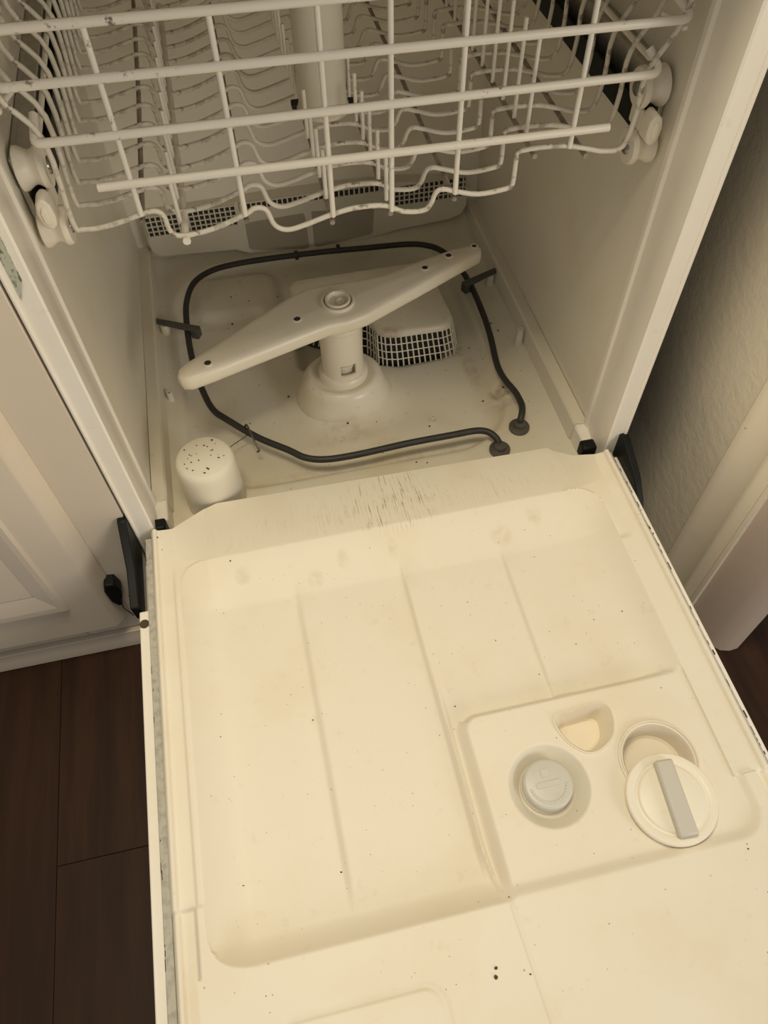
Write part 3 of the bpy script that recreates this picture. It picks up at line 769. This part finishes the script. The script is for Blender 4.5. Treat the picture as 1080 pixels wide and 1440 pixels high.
mb = MB().lathe([(.0164, hz), (.0164, hz + .0050), (.0156, hz + .0060), (.0138, hz + .0060), (.0130, hz + .0048), (.0122, hz + .0008)], (AX, AY, 0), n=48)
obj('hub_socket', mb, M['part'], hb, smooth=35)
obj('hub_nozzle', MB().lathe([(.0058, hz), (.0055, hz + .0042), (.0042, hz + .0042), (.004, hz + .001)], (AX + .003, AY - .003, 0), n=20), M['part'], hb, smooth=35)
for x, y, r in ((-.183, .165, .0042), (-.067, .217, .0042), (.113, .277, .0040), (.150, .2945, .0040), (.189, .3055, .0032)):
    mb = MB().lathe([(r + .0028, hz - .0006), (r + .0022, hz + .0006), (r + .0002, hz + .0008), (r, hz - .0006)], (x, y, 0), n=20)
    nz = obj('nozzle', mb, M['part'], sa, smooth=40)
    obj('nozzle_hole_shade', MB().lathe([(r, hz - .0003), (r, hz + .0003), (.0003, hz + .0003)], (x, y, 0), n=16), M['dark'], nz)  # dark disc on the surface standing in for the shaded hole

# ------------------------------------------------------------------ upper rack
rk = thing('dish_rack', 'white vinyl-coated wire upper rack with worn rusty wires', 'dish rack', (0, .32, .31))
WR = .0024
def wire(pts, r=WR, name='wire', mat='wire', sub=0, n=8, label=None):
    P = bez(pts, sub) if sub else pts
    return obj(name, MB().tube(P, r, n), M[mat], rk, smooth=60, label=label)
def rounded(pts, rad=.006, k=3):
    P = [Vector(p) for p in pts]; out = [P[0]]
    for a, b_, c_ in zip(P[:-2], P[1:-1], P[2:]):
        d1 = (a - b_); d2 = (c_ - b_); r1 = min(rad, d1.length * .45); r2 = min(rad, d2.length * .45)
        p, q_ = b_ + d1.normalized() * r1, b_ + d2.normalized() * r2
        for i in range(k + 1):
            t_ = i / k; out.append(p * (1 - t_) ** 2 + b_ * 2 * t_ * (1 - t_) + q_ * t_ * t_)
    out.append(P[-1]); return out
# cross wires: sides, wavy bottom, raised right end
prof = [(-.270, .505), (-.267, .452), (-.247, .415), (-.2495, .345), (-.243, .337), (-.222, .337), (-.194, .343), (-.182, .3445), (-.1755, .339), (-.1735, .3235), (-.164, .3175), (-.137, .320), (-.107, .3295), (-.098, .334), (-.0885, .331), (-.0830, .315), (-.072, .3085), (-.055, .311), (-.032, .317), (-.009, .3205), (.018, .3185), (.035, .310), (.054, .3078), (.0610, .313), (.0655, .324), (.072, .3265), (.083, .323), (.106, .3165), (.132, .3178), (.1385, .322), (.139, .346), (.1435, .353), (.180, .3525), (.206, .346), (.223, .3415), (.2405, .3435), (.2455, .372), (.246, .408), (.2665, .447), (.271, .505)]
prof2 = [(-.270, .505), (-.267, .452), (-.249, .415), (-.2495, .345), (-.243, .3365), (-.222, .3365), (-.194, .342), (-.120, .350), (-.1115, .348), (-.104, .339), (-.098, .334)]
pc = lambda P, y: bez([(a, y, b_) for a, b_ in P], 4)
Y0, DY, NX_ = .0785, .0362, 14
w0 = wire(pc(prof, Y0), .0023, 'cross_wire', 'crosswire')
for k in range(1, NX_):
    c = again(w0, (0, DY * k, 0))
# front wires across, the upper two hooked round to the sides
wire(rounded([(-.262, .118, .506), (-.252, .0735, .4935), (.256, .0735, .4855), (.266, .118, .498)]), .0036, 'front_wire')
wire(rounded([(-.272, .108, .459), (-.2615, .0735, .457), (.2650, .0735, .4475), (.2690, .0765, .4500), (.262, .100, .459)], .005), .0036, 'front_wire')
wire(rounded([(-.252, .1, .424), (-.2530, .0735, .415), (.2515, .0735, .4075), (.2545, .078, .411), (.2475, .088, .422)], .005), .0036, 'front_wire')
wire([(-.2195, .0735, .3745), (.2195, .0735, .3665)], .0036, 'front_wire')
# side wires running back
for s in (-1, 1):
    wire([(s * .274, .085, .452), (s * .274, .55, .452)], .0024, 'side_wire')
    wire([(s * .273, .085, .498), (s * .273, .55, .498)], .0028, 'side_wire')
    wire([(s * .2515, .09, .413), (s * .2515, .55, .413)], .0024, 'side_wire')
    obj('wire_end', MB().lathe([(.001, -.0035), (.0032, -.0015), (.0032, .0015), (.001, .0035)], (s * .271, .082, .4385), 'y', n=12), M['wire'], rk, smooth=60)
    wire([(s * .271, .083, .4385), (s * .262, .105, .4400)], .0022, 'side_wire')
# rear wires
for z in (.375, .415, .457, .496):
    wire([(-.262, .556, z), (.262, .556, z)], .0028, 'rear_wire')
# front uprights bent to run back under the bottom
for x, xt, z0 in ((-.193, -.232, .342), (-.107, -.119, .328), (-.030, -.0365, .315), (.024, .0225, .312), (.083, .092, .320), (.187, .2085, .349)):
    zt_ = .494 - .016 * (x + .25) / .5
    wire([(x, .0770, z0), (xt * .15 + x * .85, .0770, z0 + .012), (x * .8 + xt * .2, .0770, z0 + .05), (xt, .0770, zt_ + .005)] if False else [(x, .0760, z0 + .002), (x, .0760, zt_)], .0024, 'upright')
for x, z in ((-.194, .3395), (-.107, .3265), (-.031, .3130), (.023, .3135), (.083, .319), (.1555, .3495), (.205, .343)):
    wire([(x, .0765, z - .003), (x + .004, .30, z - .003), (x + .006, .556, z - .001)], .0024, 'long_wire', 'shaded_dirty_wire')
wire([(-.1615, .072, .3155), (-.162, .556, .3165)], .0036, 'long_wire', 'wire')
# tines
def tines(x, zb, h, ys_, lean=0):
    t0 = None
    for y in ys_:
        if t0 is None:
            t0 = wire([(x, y, zb), (x + lean, y, zb + h * .5), (x + lean, y, zb + h), (x + lean, y, zb + h + .0012)], .0020, 'tine'); yb0 = y
        else: again(t0, (0, y - yb0, 0))
yl = [Y0 + DY * k + .018 for k in range(1, 13)]
tines(-.031, .315, .046, [.108 + .0355 * k for k in range(12)])
tines(.0225, .315, .046, [.092 + .0355 * k for k in range(12)])
tines(.1565, .349, .084, [.106 + .0345 * k for k in range(12)])
tines(-.165, .316, .046, [.100 + .0355 * k for k in range(12)])
# wash tube rising through the middle of the rack
mb = MB().lathe([(.0268, .3255), (.0272, .329), (.0245, .333), (.0240, .345), (.0250, .50), (.0255, .555)], (-.0085, .246, 0), n=40)
wt = obj('wash_tube', mb, M['vent'], rk, smooth=40, label='grey white plastic wash tube through the rack')
obj('tube_lug', MB().box(.012, .027, .240, .252, .325, .331), M['dark'], wt, bevel=.001)
obj('tube_lug', MB().box(-.040, -.028, .250, .262, .325, .331), M['dark'], wt, bevel=.001)

# ------------------------------------------------------------------ worktop above (just out of the picture, it shades the tub)
obj('unseen_worktop', MB().box(CX0, .400, -.03, .655, TOP + .02, TOP + .06), M['trim'], kind='structure')
